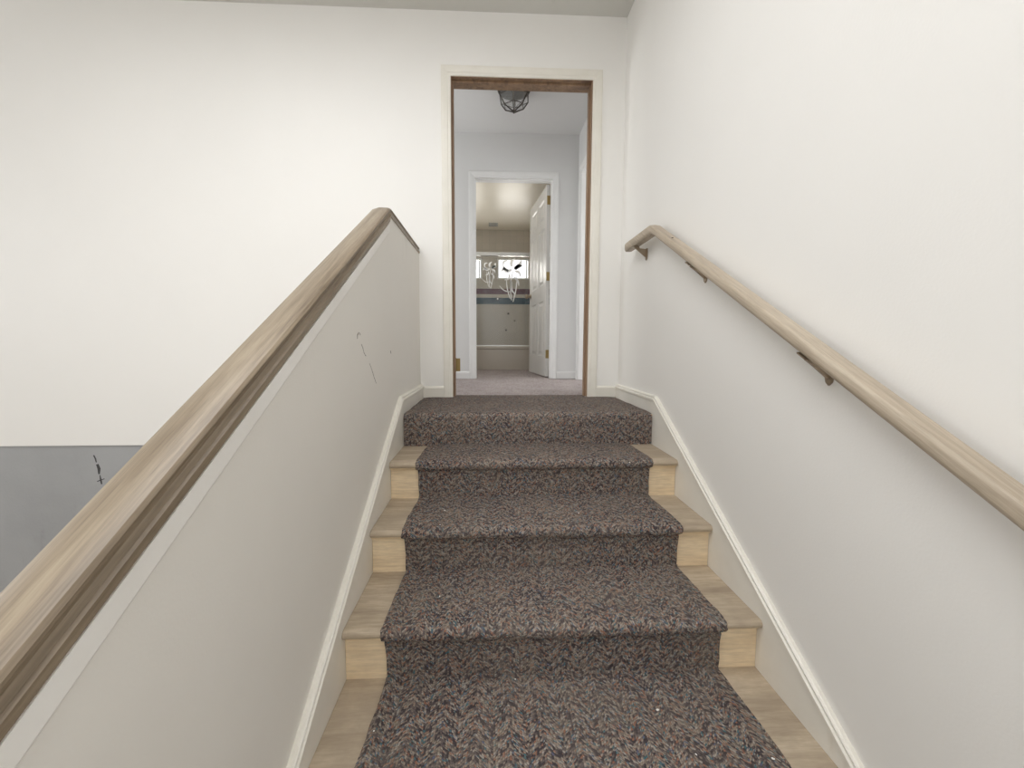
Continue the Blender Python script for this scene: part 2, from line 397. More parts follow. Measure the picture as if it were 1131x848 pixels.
# skirt boards up the flight and along the landing, with a bead on top
KS = .622
def skirt(side):
    s = 1 if side == 'left' else -1
    xw = XL if side == 'left' else XR
    xf = 0 if side == 'left' else W
    ztop = .082
    knee = -.004
    zt = lambda y: ztop + min(0, (y - knee)) * KS
    bm = bmesh.new()
    yb = -3.75
    prism_x(bm, [(yb, ZF), (yb, zt(yb)), (knee, ztop), (L, ztop), (L, 0), (.0, -.40), (-2.6, ZF)], xw, xf)
    o = struct(obj('baseboard_' + side, bm, M['skirt']))
    bm = bmesh.new()
    prof = [(xw, -.026), (xf + s * .001, -.026), (xf + s * .005, -.022), (xf + s * .005, -.012), (xf + s * .001, -.008), (xf - s * .004, .0), (xf - s * .009, .004), (xw, .004)]
    sweep_yz(bm, prof, [(yb, zt(yb)), (knee, ztop), (L, ztop)])
    obj('bead_moulding', bm, M['trim'], o)
skirt('left'); skirt('right')
# short baseboards on the front wall either side of the doorway
for nm, x0, x1 in (('baseboard_front_left', 0, .1385), ('baseboard_front_right', 1.1575, W)):
    bm = bmesh.new(); prism_x(bm, [(L, 0), (L - .012, 0), (L - .012, .062), (L - .006, .072), (L, .074)], x0, x1)
    struct(obj(nm, bm, M['trim']))

# casing and jamb of a doorway in a wall that faces y
def casing(nm, x0, x1, zt, yw, cw, mt, depth=.014, left=True, right=True):
    """mitred casing, stepped profile, standing out towards -y"""
    bm = bmesh.new()
    prof = [(0, 0), (0, .5), (.12, .62), (.3, .62), (.36, .8), (.75, 1), (.95, 1), (1, .85), (1, 0)]   # (across, out)
    pts = [((x0, 0), (-1, 0)), ((x0, zt), (-1, 1)), ((x1, zt), (1, 1)), ((x1, 0), (1, 0))]
    rings = [[bm.verts.new((px + dx * cw * a, yw - depth * d, pz + dz * cw * a)) for a, d in prof] for (px, pz), (dx, dz) in pts]
    n = len(prof)
    for a, b in zip(rings, rings[1:]):
        for i in range(n): bm.faces.new((a[i], a[(i + 1) % n], b[(i + 1) % n], b[i]))
    bm.faces.new(rings[0]); bm.faces.new(rings[-1])
    return struct(obj(nm, bm, mt))
def jamb(nm, x0, x1, zt, y0, y1, t, mt, stop=.5):
    bm = bmesh.new(); yc = y0 + (y1 - y0) * stop
    box(bm, x0 - t, x0, y0, y1, 0, zt + t); box(bm, x1, x1 + t, y0, y1, 0, zt + t); box(bm, x0, x1, y0, y1, zt, zt + t)
    o = struct(obj(nm, bm, mt))
    bm = bmesh.new()
    box(bm, x0, x0 + .010, yc - .018, yc + .018, 0, zt); box(bm, x1 - .010, x1, yc - .018, yc + .018, 0, zt)
    box(bm, x0 + .010, x1 - .010, yc - .018, yc + .018, zt - .010, zt)
    obj('door_stop', bm, mt, o)
    return o
casing('trim_2', DX0 - .004, DX1 + .004, DH + .003, L, .060, M['trim'])
j = jamb('trim_3', DX0, DX1, DH, L, L + TW, JT, M['jamb'], .45)
# open hinge leaf left on the empty jamb
bm = bmesh.new(); y = L + TW + .001
box(bm, DX0 + .001, DX0 + .036, y, y + .003, .165, .255); 
cyl(bm, (DX0 + .003, y + .004, .162), (DX0 + .003, y + .004, .258), .0055, 10)
for z in (.18, .21, .24): cyl(bm, (DX0 + .026, y + .002, z), (DX0 + .026, y - .002, z), .0035, 8)
h = obj('hinge', bm, M['brass'], j); h['label'] = 'bare brass hinge leaf standing open'

# ------------------------------------------------------------------ hall, bathroom, side room
HY1 = 2.003; HX = 1.337; HC = 2.445; BW0 = HY1; BW1 = HY1 + TW
FX0, FX1, FH = .292, 1.074, 2.015
BYB = 4.15; BC = 2.140; BXR = 1.50; BXL = -.55
struct(obj('floor_hall', bx(-2.0, 3.6, L + TW, BW1, -.15, -.002), M['hallcarpet']))
struct(obj('floor_doorway', bx(DX0, DX1, L, L + TW, -.15, -.003), M['carpet']))
struct(obj('floor_bathroom', bx(BXL, BXR, BW1, BYB, -.15, -.002), M['hallcarpet']))
struct(obj('ceiling_hall', bx(-2.0, 3.6, L + TW, HY1 + TW, HC, HC + .1), M['hall']))
struct(obj('ceiling_bathroom', bx(BXL, BXR, BW1, BYB, BC, BC + .1), M['bathceil']))
t = .015
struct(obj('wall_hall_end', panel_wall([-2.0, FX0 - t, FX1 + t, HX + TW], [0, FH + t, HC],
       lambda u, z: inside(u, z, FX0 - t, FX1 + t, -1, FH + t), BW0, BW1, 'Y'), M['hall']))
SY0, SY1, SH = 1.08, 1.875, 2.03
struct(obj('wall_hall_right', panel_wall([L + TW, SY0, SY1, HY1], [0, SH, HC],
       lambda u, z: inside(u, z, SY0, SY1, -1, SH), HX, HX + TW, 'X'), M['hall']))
struct(obj('wall_hall_left', panel_wall([L + TW, .9, 1.8, HY1], [0, .8, 1.9, HC], lambda u, z: inside(u, z, .9, 1.8, .8, 1.9), -2.0, -1.9, 'X'), M['hall']))  # unseen opening, added to light the hall
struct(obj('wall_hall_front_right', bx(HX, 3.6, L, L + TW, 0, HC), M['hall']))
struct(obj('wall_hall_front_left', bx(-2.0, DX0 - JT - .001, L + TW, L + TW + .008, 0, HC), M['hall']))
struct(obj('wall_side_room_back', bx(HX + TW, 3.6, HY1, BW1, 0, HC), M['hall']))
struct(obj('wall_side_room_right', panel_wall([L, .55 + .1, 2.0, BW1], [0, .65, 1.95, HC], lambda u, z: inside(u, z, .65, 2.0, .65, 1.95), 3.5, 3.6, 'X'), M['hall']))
for nm, y0, y1, z0, z1, x in (('window_3', .9, 1.8, .8, 1.9, -1.95), ('window_4', .65, 2.0, .65, 1.95, 3.55)):  # the left hall window is unseen, added for its light
    ym = (y0 + y1) / 2
    bm = panel_wall([y0, y0 + .04, ym - .02, ym + .02, y1 - .04, y1], [z0, z0 + .04, z1 - .04, z1],
                    lambda u, z: inside(u, z, y0 + .04, ym - .02, z0 + .04, z1 - .04) or inside(u, z, ym + .02, y1 - .04, z0 + .04, z1 - .04), x - .02, x + .02, 'X')
    struct(obj(nm, bm, M['vinyl']))
# bathroom walls
W1 = (-.25, .318, 1.385, 1.705); W2 = (.553, 1.062, 1.385, 1.705)
struct(obj('wall_bathroom_back', panel_wall([BXL, W1[0], W1[1], W2[0], W2[1], BXR], [0, W1[2], W1[3], HC],
       lambda u, z: inside(u, z, *W1) or inside(u, z, *W2), BYB, BYB + .12, 'Y'), M['tile']))
struct(obj('wall_bathroom_left', panel_wall([BW1, 2.5, 3.2, BYB + .12], [0, 1.1, 1.9, HC], lambda u, z: inside(u, z, 2.5, 3.2, 1.1, 1.9), BXL - .1, BXL, 'X'), M['tile']))  # opening out of view, added to bring more light in
struct(obj('window_9', panel_wall([2.5, 2.54, 3.16, 3.2], [1.1, 1.14, 1.86, 1.9], lambda u, z: inside(u, z, 2.54, 3.16, 1.14, 1.86), BXL - .07, BXL - .03, 'X'), M['vinyl']))  # frame of the added bathroom opening
struct(obj('wall_bathroom_right', bx(BXR, BXR + .1, BW1, BYB + .12, 0, HC), M['tile']))
for k, (a, b, c, d) in enumerate((W1, W2)):
    o = struct(obj('window_%d' % (5 + k), panel_wall([a, a + .028, b - .05, b - .03, b - .018, b] if k else [a, a + .028, b - .05, b - .034, b - .022, b],
        [c, c + .022, d - .022, d],
        lambda u, z: inside(u, z, a + .028, b - .05, c + .022, d - .022) or inside(u, z, b - .034, b - .018, c + .022, d - .022), BYB + .02, BYB + .06, 'Y'), M['vinyl']))
    obj('pane', bx(a + .02, b - .02, BYB + .038, BYB + .042, c + .015, d - .015), M['glass'], o)

casing('trim_4', FX0 + .001, FX1 - .001, FH - .002, HY1, .062, M['halltrim'])
jamb('trim_5', FX0, FX1, FH, BW0, BW1, t, M['halltrim'], .35)
# casing and jamb of the side doorway in the hall's right wall
bm = bmesh.new()
prof = [(0, 0), (0, .008), (.014, .010), (.022, .014), (.050, .016), (.060, .013), (.060, 0)]
pts = [((SY0 - .0, 0), (-1, 0)), ((SY0, SH), (-1, 1)), ((SY1, SH), (1, 1)), ((SY1, 0), (1, 0))]
rings = [[bm.verts.new((HX - d, py + dy * a, pz + dz * a)) for a, d in prof] for (py, pz), (dy, dz) in pts]
for a, b in zip(rings, rings[1:]):
    for i in range(len(prof)): bm.faces.new((a[i], a[(i + 1) % len(prof)], b[(i + 1) % len(prof)], b[i]))
bm.faces.new(rings[0]); bm.faces.new(rings[-1])
struct(obj('trim_6', bm, M['halltrim']))
bm = bmesh.new()
box(bm, HX, HX + TW, SY1 - .012, SY1, 0, SH); box(bm, HX, HX + TW, SY0, SY0 + .012, 0, SH); box(bm, HX, HX + TW, SY0 + .012, SY1 - .012, SH - .012, SH)
struct(obj('trim_7', bm, M['halltrim']))
for nm, x0, x1 in (('baseboard_hall_left', -1.9, FX0 - .063), ('baseboard_hall_right', FX1 + .063, HX)):
    bm = bmesh.new(); prism_x(bm, [(HY1, 0), (HY1 - .012, 0), (HY1 - .012, .062), (HY1 - .006, .075), (HY1, .077)], x0, x1)
    struct(obj(nm, bm, M['halltrim']))

# six-panel bathroom door, hinged on the right and swung into the bathroom
DWd, DHt, DT = .770, 1.995, .035
hinge_pt = (FX1 - .004, BW1 + .004, .012)
bm = bmesh.new()
st, mul = .105, .095
pw = (DWd - 2 * st - mul) / 2
xs = [0, st, st + pw, st + pw + mul, DWd - st, DWd]
zs = [0, .215, .815, .985, 1.585, 1.665, 1.885, DHt]
cells = [(i, jn) for i in (1, 3) for jn in (1, 3, 5)]
# the leaf lies along -x from the hinge when closed; face y = 0 looks to the hall
def V(x, y, z): return bm.verts.new((-x, -y, z))
for side in (0, 1):
    yo = 0 if side == 0 else DT
    sg = 1 if side == 0 else -1
    for i in range(5):
        for jn in range(7):
            x0, x1, z0, z1 = xs[i], xs[i + 1], zs[jn], zs[jn + 1]
            if (i, jn) in cells:
                # sticking, recessed field, raised panel
                steps = [(0, 0), (.012, .010), (.028, .010), (.050, .003)]
                prev = None
                for ins, dp in steps:
                    ring = [V(x0 + ins, yo + sg * dp, z0 + ins), V(x1 - ins, yo + sg * dp, z0 + ins), V(x1 - ins, yo + sg * dp, z1 - ins), V(x0 + ins, yo + sg * dp, z1 - ins)]
                    if prev:
                        for q in range(4): bm.faces.new((prev[q], prev[(q + 1) % 4], ring[(q + 1) % 4], ring[q]))
                    prev = ring
                bm.faces.new(prev)
            else:
                bm.faces.new((V(x0, yo, z0), V(x1, yo, z0), V(x1, yo, z1), V(x0, yo, z1)))
for x in (0, DWd): bm.faces.new((V(x, 0, 0), V(x, DT, 0), V(x, DT, DHt), V(x, 0, DHt)))
for z in (0, DHt): bm.faces.new((V(0, 0, z), V(DWd, 0, z), V(DWd, DT, z), V(0, DT, z)))
bmesh.ops.remove_doubles(bm, verts=bm.verts[:], dist=.0002)
door = obj('door_1', bm, M['door']); struct(door)
door.location = hinge_pt
DOOR_ANG = -math.radians(83)
door.rotation_euler.z = DOOR_ANG
def child(name, bm, m, par, smooth=False):
    o = obj(name, bm, m, None, smooth); o.parent = par; return o
for z in (.24, 1.06, 1.84):
    bm = bmesh.new()
    cyl(bm, (.003, .0065, z - .047), (.003, .0065, z + .047), .0065, 10)
    box(bm, .0002, .0025, -.033, .004, z - .045, z + .045)
    for dz in (-.03, 0, .03): cyl(bm, (.0024, -.018, z + dz), (.0036, -.018, z + dz), .004, 8)
    child('hinge', bm, M['brass'], door)
bm = bmesh.new()
for s, y in ((-1, -DT), (1, 0)):
    lathe(bm, [(.031, y), (.031, y + s * .004), (.014, y + s * .010), (.011, y + s * .032), (.022, y + s * .040), (.029, y + s * .052), (.026, y + s * .064), (.012, y + s * .070)], (-(DWd - .06), 0, .935), 18, 'Y')
child('door_knob', bm, M['bronze'], door, True)

# ------------------------------------------------------------------ staircase
stair = tag(empty('staircase', (W / 2, 0, ZF)), 'straight flight of bare pine stairs climbing to the doorway', 'staircase')
def tread_bm(k):
    z = -k * R; y0 = -k * T; y1 = -(k - 1) * T + (N if k > 1 else .02) + .012
    th = .027; r = th / 2; bm = bmesh.new()
    poly = [(y1, z), (y0 + r, z)] + [(y0 + r - r * math.sin(a), z - r + r * math.cos(a)) for a in [math.pi * i / 8 for i in range(1, 8)]] + [(y0 + r, z - th), (y1, z - th)]
    prism_x(bm, poly, .0006, W - .0006)
    return bm
for k in range(1, NS):
    yr = -k * T + N
    obj('tread', tread_bm(k), M['tread'], stair)
    bm = bmesh.new(); box(bm, .001, W - .001, yr, yr + .018, -(k + 1) * R, -k * R - .0272)
    obj('riser', bm, M['riser'], stair)
    bm = bmesh.new(); zz = -k * R - .0272
    prism_x(bm, [(yr, zz), (yr - .011, zz), (yr - .010, zz - .004), (yr - .004, zz - .011), (yr, zz - .013)], .001, W - .001)
    obj('cove_moulding', bm, M['riser'], stair)
obj('riser', bx(.001, W - .001, .008, .02, -R, -.012), M['riser'], stair)

# ------------------------------------------------------------------ carpets
def ribbon(name, pts, xfun, m, thick, close_sides=True, nx=24, fray=.002):
    """carpet following pts = [(y,z,ny,nz)] (path and outward normal); xfun(i)->(x0,x1)"""
    bm = bmesh.new(); uvl = bm.loops.layers.uv.new('UVMap')
    s = [0]
    for (a, b) in zip(pts, pts[1:]): s.append(s[-1] + math.hypot(b[0] + thick * b[2] - a[0] - thick * a[2], b[1] + thick * b[3] - a[1] - thick * a[3]))
    top, bot = [], []
    for i, (y, z, ny, nz) in enumerate(pts):
        x0, x1 = xfun(i)
        x0 += random.uniform(-fray, fray); x1 += random.uniform(-fray, fray)
        rt, rb_ = [], []
        for jx in range(nx + 1):
            f = jx / nx; x = x0 + (x1 - x0) * f
            edge = min(f, 1 - f) * (x1 - x0)
            th = thick * (1 if edge > .006 else .55)
            wob = .0012 * math.sin(x * 23 + y * 31) if thick > .008 else 0
            rt.append((bm.verts.new((x, y + ny * (th + wob), z + nz * (th + wob))), (x, s[i])))
            rb_.append((bm.verts.new((x, y + ny * .001, z + nz * .001)), (x, s[i])))
        top.append(rt); bot.append(rb_)
    def q(vs):
        f = bm.faces.new([v for v, _ in vs])
        for lp, (_, u) in zip(f.loops, vs): lp[uvl].uv = u
    for a, b in zip(top, top[1:]):
        for i in range(nx): q((a[i], a[i + 1], b[i + 1], b[i]))
    for a, b in zip(bot, bot[1:]):
        for i in range(nx): q((a[i], b[i], b[i + 1], a[i + 1]))
    for i in range(len(pts) - 1):
        q((top[i][0], top[i + 1][0], bot[i + 1][0], bot[i][0])); q((top[i][nx], bot[i][nx], bot[i + 1][nx], top[i + 1][nx]))
    for e in (0, -1):
        for i in range(nx): q((top[e][i], top[e][i + 1], bot[e][i + 1], bot[e][i]))
    return obj(name, bm, m, None, True)
# landing carpet, full width, turned down over the top riser
pts = []
for i in range(13): y = L - .004 - (L - .004 - .03) * i / 12; pts.append((y, -.011, 0, 1))
rr = .016
for a in [math.pi / 2 * i / 6 for i in range(1, 6)]:
    pts.append((.008 + rr - rr * math.sin(a), -.011 - rr + rr * math.cos(a), -math.sin(a), math.cos(a)))
for i in range(6): pts.append((.008, -.030 - (R - .030 - .001) * i / 5, -1, 0))
lc = ribbon('landing_carpet', pts, lambda i: (.003, W - .003), M['carpet'], .011, fray=.0005)
tag(lc, 'grey-brown tweed carpet covering the landing wall to wall and its front riser', 'carpet')
# runner
pts, xr = [], []
TH = .011
def add(y, z, ny, nz, wd): pts.append((y, z, ny, nz)); xr.append(wd)
wide, narrow = (.116, 1.177), (.126, 1.168)
for k in range(1, NS):
    z = -k * R; y0 = -k * T; yb = -(k - 1) * T + (N if k > 1 else .008)
    ys = yb - (TH if k > 1 else TH) - .004
    for i in range(9):
        f = i / 8; y = ys + (y0 + .016 - ys) * f
        g = min(1, f * 1.2)
        add(y, z, 0, 1, (narrow[0] + (wide[0] - narrow[0]) * g, narrow[1] + (wide[1] - narrow[1]) * g))
    r = .0135
    for i in range(1, 9):
        a = math.pi * i / 9 * .98
        add(y0 + r - r * math.sin(a), z - r + r * math.cos(a), -math.sin(a), math.cos(a), wide)
    yr = -k * T + N - .011
    add(yr, z - .032, -.8, -.6, narrow)
    for i in range(5): add(yr if i == 0 else yr + .008, z - .040 - (R - .040 - .010) * i / 4, -1, 0, narrow)
    if k < NS - 1: add(yr + .005, z - R + .008, -.7, .7, narrow)
run = ribbon('stair_runner', pts, lambda i: xr[i], M['carpet'], TH)
tag(run, 'grey-brown flecked tweed carpet runner laid down the middle of the steps', 'carpet runner')

def uv_floor(o):
    me = o.data; l = me.uv_layers.new(name='UVMap')
    for lp in me.loops: l.data[lp.index].uv = me.vertices[lp.vertex_index].co.xy
for n in ('floor_hall', 'floor_bathroom', 'floor_doorway'): uv_floor(bpy.data.objects[n])

# ------------------------------------------------------------------ left cap rail (rests on the half wall)
bm = bmesh.new()
xr0, xr1 = -.012, -.097
prof = [(xr0 - .004, -CAPH), (xr0, -.059), (xr0, -.044), (xr0 - .005, -.041), (xr0 - .009, -.030), (xr0 - .006, -.018), (xr0 - .001, -.014), (xr0 - .001, -.009),
        (xr0 - .006, -.003), (xr0 - .016, .0), (xr1 + .033, .001), (xr1 + .002, -.011), (xr1, -.016), (xr1, -.030), (xr1 + .001, -.054), (xr1 + .004, -CAPH)]
e = .012
sweep_yz(bm, prof, [(yend, ltop(yend)), (YK - e, ltop(YK - e)), (YK - e * .3, ltop(YK - e * .3) - .0008), (YK + e, LTOP), (L - .001, LTOP)], ks=[1, 1, .85, .62, .62])
cap = obj('cap_rail', bm, M['oak'], None, True)
cap.data.set_sharp_from_angle(angle=math.radians(20))
tag(cap, 'worn limed-oak cap rail sloping along the top of the left half wall', 'handrail')

# ------------------------------------------------------------------ right handrail with its wall brackets
SR = .602; RT = .944
rt = lambda y: min(RT, .966 + SR * y)
YR = (RT - .966) / SR
hr = tag(empty('handrail', (1.255, -2.0, rt(-2.0))), 'pale wooden handrail on metal brackets along the white right wall', 'handrail')
xc = 1.256; hw = .026; hh = .041
prof = [(xc - hw + .008, -hh), (xc - hw + .002, -hh + .006), (xc - hw, -hh + .014), (xc - hw, -.011), (xc - hw + .002, -.005), (xc - hw + .006, -.001),
        (xc, .001), (xc + hw - .006, -.001), (xc + hw - .002, -.005), (xc + hw, -.011), (xc + hw, -hh + .014), (xc + hw - .002, -hh + .006), (xc + hw - .008, -hh)]
bm = bmesh.new(); yE = .305
path = [(yend, rt(yend)), (YR - .012, rt(YR - .012)), (YR, RT - .003), (YR + .014, RT), (yE, RT)]
sweep_yz(bm, prof, path, caps=False, ks=[1, 1, 1.08, 1.15, 1.15])
prof = [(a_, b_ * 1.15) for a_, b_ in prof]
# rounded end: the section shrinks around a half circle in plan
bm.verts.ensure_lookup_table(); n = len(prof)
last = bm.verts[-n:]; first = bm.verts[:n]; bm.faces.new(first)
prev = list(last)
for i in range(1, 8):
    a = math.pi / 2 * i / 8
    ring = [bm.verts.new((xc + (x - xc) * math.cos(a), yE + hw * math.sin(a), RT + dz * (1 - .12 * (1 - math.cos(a))) - .12 * (1 - math.cos(a)) * hh / 2 )) for x, dz in prof]
    for q in range(n): bm.faces.new((prev[q], prev[(q + 1) % n], ring[(q + 1) % n], ring[q]))
    prev = ring
bm.faces.new(prev)
obj('rail', bm, M['oak2'], hr, True)
# plugged screw hole near the knee
bm = bmesh.new(); y = -.235; cyl(bm, (xc - .004, y, rt(y) - .004), (xc - .004, y - .0012, rt(y) + .0022), .0045, 12)
p = obj('screw_plug', bm, M['scuff'], hr); p['label'] = 'dark round screw plug'
for y in (.185, -.41, -.995, -2.6):
    zb = rt(y) - hh * (1.15 if y > YR else 1)                      # underside of the rail at the bracket
    slope = SR if y < YR else 0
    bm = bmesh.new()
    # tapering web arm from the wall up to the saddle
    poly = [(XR - .006, zb - .062), (XR - .006, zb - .018), (xc + .014, zb - .014), (xc + .010, zb - .003), (xc - .010, zb - .003), (xc - .012, zb - .013), (xc + .006, zb - .026), (XR - .014, zb - .056)]
    a = [bm.verts.new((px, y - .004, pz)) for px, pz in poly]; b = [bm.verts.new((px, y + .004, pz)) for px, pz in poly]
    bm.faces.new(a); bm.faces.new(b[::-1])
    for i in range(len(poly)): bm.faces.new((a[i], a[(i + 1) % len(poly)], b[(i + 1) % len(poly)], b[i]))
    br = obj('bracket', bm, M['bronze'], hr)
    bm = bmesh.new()                     # shield-shaped wall plate ending in a point
    sh = [(y - .010, zb - .014), (y + .010, zb - .014), (y + .012, zb - .054), (y + .008, zb - .070), (y, zb - .078), (y - .008, zb - .070), (y - .012, zb - .054)]
    prism_x(bm, sh, XR - .006, XR - .0002)
    pl = obj('wall_plate', bm, M['bronze'], None); pl.parent = br
    bm = bmesh.new()                     # saddle under the rail, tilted with it
    for s0, s1 in ((-.013, .013),):
        vs = box(bm, xc - .026, xc + .004, y + s0, y + s1, -.0042, -.0004)
        for v in vs: v.co.z += zb + slope * (v.co.y - y)
    for s0 in (-.008, .008): cyl(bm, (xc - .010, y + s0, zb + slope * s0 - .008), (xc - .010, y + s0, zb + slope * s0 - .003), .004, 8)
    sd = obj('saddle', bm, M['bronze'], None); sd.parent = br

# ------------------------------------------------------------------ hall ceiling light
LX, LY = .640, 1.33
lamp = tag(empty('ceiling_light', (LX, LY, HC)), 'faceted glass ceiling light with dark metal ribs in the hall beyond the doorway', 'ceiling light')
bm = bmesh.new(); lathe(bm, [(.132, HC), (.136, HC - .006), (.136, HC - .020), (.130, HC - .026)], (LX, LY, 0), 32)
obj('canopy', bm, M['darkmetal'], lamp, True)
lv = [(.128, HC - .026), (.130, HC - .085), (.085, HC - .150), (.012, HC - .185)]
nseg = 6
pt = lambda r, z, i: Vector((LX + r * math.cos(2 * math.pi * i / nseg + .39), LY + r * math.sin(2 * math.pi * i / nseg + .39), z))
bm = bmesh.new(); rg = [[bm.verts.new(pt(r, z, i)) for i in range(nseg)] for r, z in lv]
for a, b in zip(rg, rg[1:]):
    for i in range(nseg): bm.faces.new((a[i], a[(i + 1) % nseg], b[(i + 1) % nseg], b[i]))
obj('glass_shade', bm, M['lampglass'], lamp)
bm = bmesh.new()
for i in range(nseg):
    for a, b in zip(lv, lv[1:]): cyl(bm, pt(*a, i), pt(*b, i), .005, 6)
    for r, z in lv[1:3]: cyl(bm, pt(r, z, i), pt(r, z, i + 1), .003, 6)
    cyl(bm, pt(lv[0][0], lv[0][1], i), pt(lv[1][0], lv[1][1], i + 1), .002, 6)
obj('frame', bm, M['darkmetal'], lamp)
bm = bmesh.new(); lathe(bm, [(.014, HC - .178), (.016, HC - .184), (.008, HC - .191), (.009, HC - .198), (.003, HC - .205)], (LX, LY, 0), 14)
obj('finial', bm, M['darkmetal'], lamp, True)

# ------------------------------------------------------------------ bathroom fittings
TY0, TY1 = 3.40, BYB; TZ = .330
bt = bmesh.new()
# tub: apron and rim with a hollow basin
def rrect(x0, x1, y0, y1, r, z, seg=5):
    out = []
    for cx_, cy_, a0 in ((x1 - r, y1 - r, 0), (x0 + r, y1 - r, 90), (x0 + r, y0 + r, 180), (x1 - r, y0 + r, 270)):
        for i in range(seg + 1):
            a = math.radians(a0 + 90 * i / seg); out.append(bt.verts.new((cx_ + r * math.cos(a), cy_ + r * math.sin(a), z)))
    return out
x0, x1 = -.18, BXR - .003
loops = [rrect(x0, x1, TY0 + .010, TY1 - .002, .01, 0), rrect(x0, x1, TY0 + .010, TY1 - .002, .01, TZ - .045), rrect(x0, x1, TY0, TY1 - .002, .01, TZ - .032), rrect(x0, x1, TY0, TY1 - .002, .012, TZ - .006),
         rrect(x0 + .006, x1 - .006, TY0 + .006, TY1 - .008, .012, TZ), rrect(x0 + .08, x1 - .08, TY0 + .075, TY1 - .07, .09, TZ), rrect(x0 + .10, x1 - .10, TY0 + .09, TY1 - .085, .1, TZ - .03),
         rrect(x0 + .17, x1 - .17, TY0 + .14, TY1 - .13, .12, .06)]
for a, b in zip(loops, loops[1:]):
    for i in range(len(a)): bt.faces.new((a[i], a[(i + 1) % len(a)], b[(i + 1) % len(a)], b[i]))
bt.faces.new(loops[0]); bt.faces.new(loops[-1])
tub = tag(obj('bathtub', bt, M['tub'], None, True), 'beige bathtub below the windows, behind the open white door', 'bathtub')
sd = tag(empty('shower_enclosure', (.6, TY0 + .04, TZ)), 'sliding glass shower doors with etched flowers standing on the bathtub rim', 'shower door')
GX0, GX1 = -.16, 1.46; RZ = 1.605
bm = bmesh.new(); box(bm, GX0 - .02, GX1 + .02, TY0 + .012, TY0 + .058, RZ - .028, RZ + .022, .004); obj('top_rail', bm, M['alu'], sd)
bm = bmesh.new(); box(bm, GX0 - .02, GX1 + .02, TY0 + .016, TY0 + .054, TZ + .0005, TZ + .016, .003); obj('bottom_track', bm, M['alu'], sd)
bm = bmesh.new(); box(bm, GX0 - .02, GX0, TY0 + .016, TY0 + .054, TZ + .016, RZ - .028); obj('side_post', bm, M['alu'], sd)
panels = []
for (a, b, y) in ((GX0, .985, TY0 + .026), (.93, GX1, TY0 + .044)):
    g = obj('glass_panel', bx(a, b, y - .0025, y + .0025, TZ + .018, RZ - .026), M['showerglass'], sd); panels.append(g)
# etched blooms on the front panel
def stroke(bm, pts, w0, w1, y):
    n = len(pts)
    L_, R_ = [], []
    for i, (x, z) in enumerate(pts):
        a = pts[max(0, i - 1)]; b = pts[min(n - 1, i + 1)]
        dx, dz = b[0] - a[0], b[1] - a[1]; l = math.hypot(dx, dz) or 1
        wd = (w0 + (w1 - w0) * i / (n - 1)) * (.35 + .65 * math.sin(math.pi * (i + .5) / n)) 
        L_.append(bm.verts.new((x - dz / l * wd, y, z + dx / l * wd))); R_.append(bm.verts.new((x + dz / l * wd, y, z - dx / l * wd)))
    for i in range(n - 1): bm.faces.new((L_[i], L_[i + 1], R_[i + 1], R_[i]))
def arc(x0, z0, x1, z1, bend, n=9):
    out = []
    for i in range(n):
        t_ = i / (n - 1); bx_ = math.sin(math.pi * t_) * bend
        dx, dz = x1 - x0, z1 - z0; l = math.hypot(dx, dz)
        out.append((x0 + dx * t_ - dz / l * bx_, z0 + dz * t_ + dx / l * bx_))
    return out
def flower(cx_, cz_, s, y):
    bm = bmesh.new()
    for (a, b, c, d, bend, w_) in (
        (0, -.42, .03, .02, .03, .008), (.02, -.44, .07, -.02, -.02, .007), (-.02, -.40, -.07, -.06, .02, .007), (.0, -.30, -.17, -.22, .03, .006),
        (.0, 0, -.12, .06, .05, .020), (-.12, .06, -.05, .12, .03, .013), (.03, .02, .13, .13, -.03, .024), (.05, .0, .15, .05, .03, .020),
        (.0, .04, .05, .15, .03, .018), (-.05, -.02, -.15, -.03, -.04, .016), (.04, -.02, .12, -.09, .03, .014), (-.03, -.06, -.10, -.14, .03, .012),
        (.03, -.1, .10, -.22, .02, .012), (.0, -.16, .05, -.34, -.03, .012)):
        stroke(bm, arc(cx_ + a * s, cz_ + b * s, cx_ + c * s, cz_ + d * s, bend * s), w_ * s * 1.5, w_ * s * .9, y)
    return bm
e1 = obj('etched_flower', flower(.745, 1.39, 1.0, TY0 + .0225), M['etch'], None); e1.parent = panels[0]; 
e2 = obj('etched_flower', flower(.44, 1.40, .62, TY0 + .0225), M['etch'], None); e2.parent = panels[0]
for e_ in (e1, e2): e_.location = (0, 0, 0)
bm = bmesh.new(); lathe(bm, [(.014, 0), (.016, -.006), (.012, -.020), (.005, -.022)], (.55, TY0 + .0235, .985), 14, 'Y')
k_ = obj('pull_knob', bm, M['chrome'], sd, True)
# dark spots on the tiles seen through the glass, built as small stubs
for x_, z_, r_, lb in ((.735, .845, .011, 'topmost'), (.835, .735, .008, 'rightmost'), (.700, .585, .010, 'lowest')):
    bm = bmesh.new(); lathe(bm, [(r_ * 1.5, 0), (r_ * 1.5, -.003), (r_, -.006), (r_, -.022), (r_ * .6, -.024)], (x_, BYB - .0002, z_), 12, 'Y')
    tag(obj('dark_stub', bm, M['darkmetal']), 'small dark stub on the tiles above the bathtub, %s of three' % lb, 'pipe stub', 'dark stubs on the bathroom tiles')
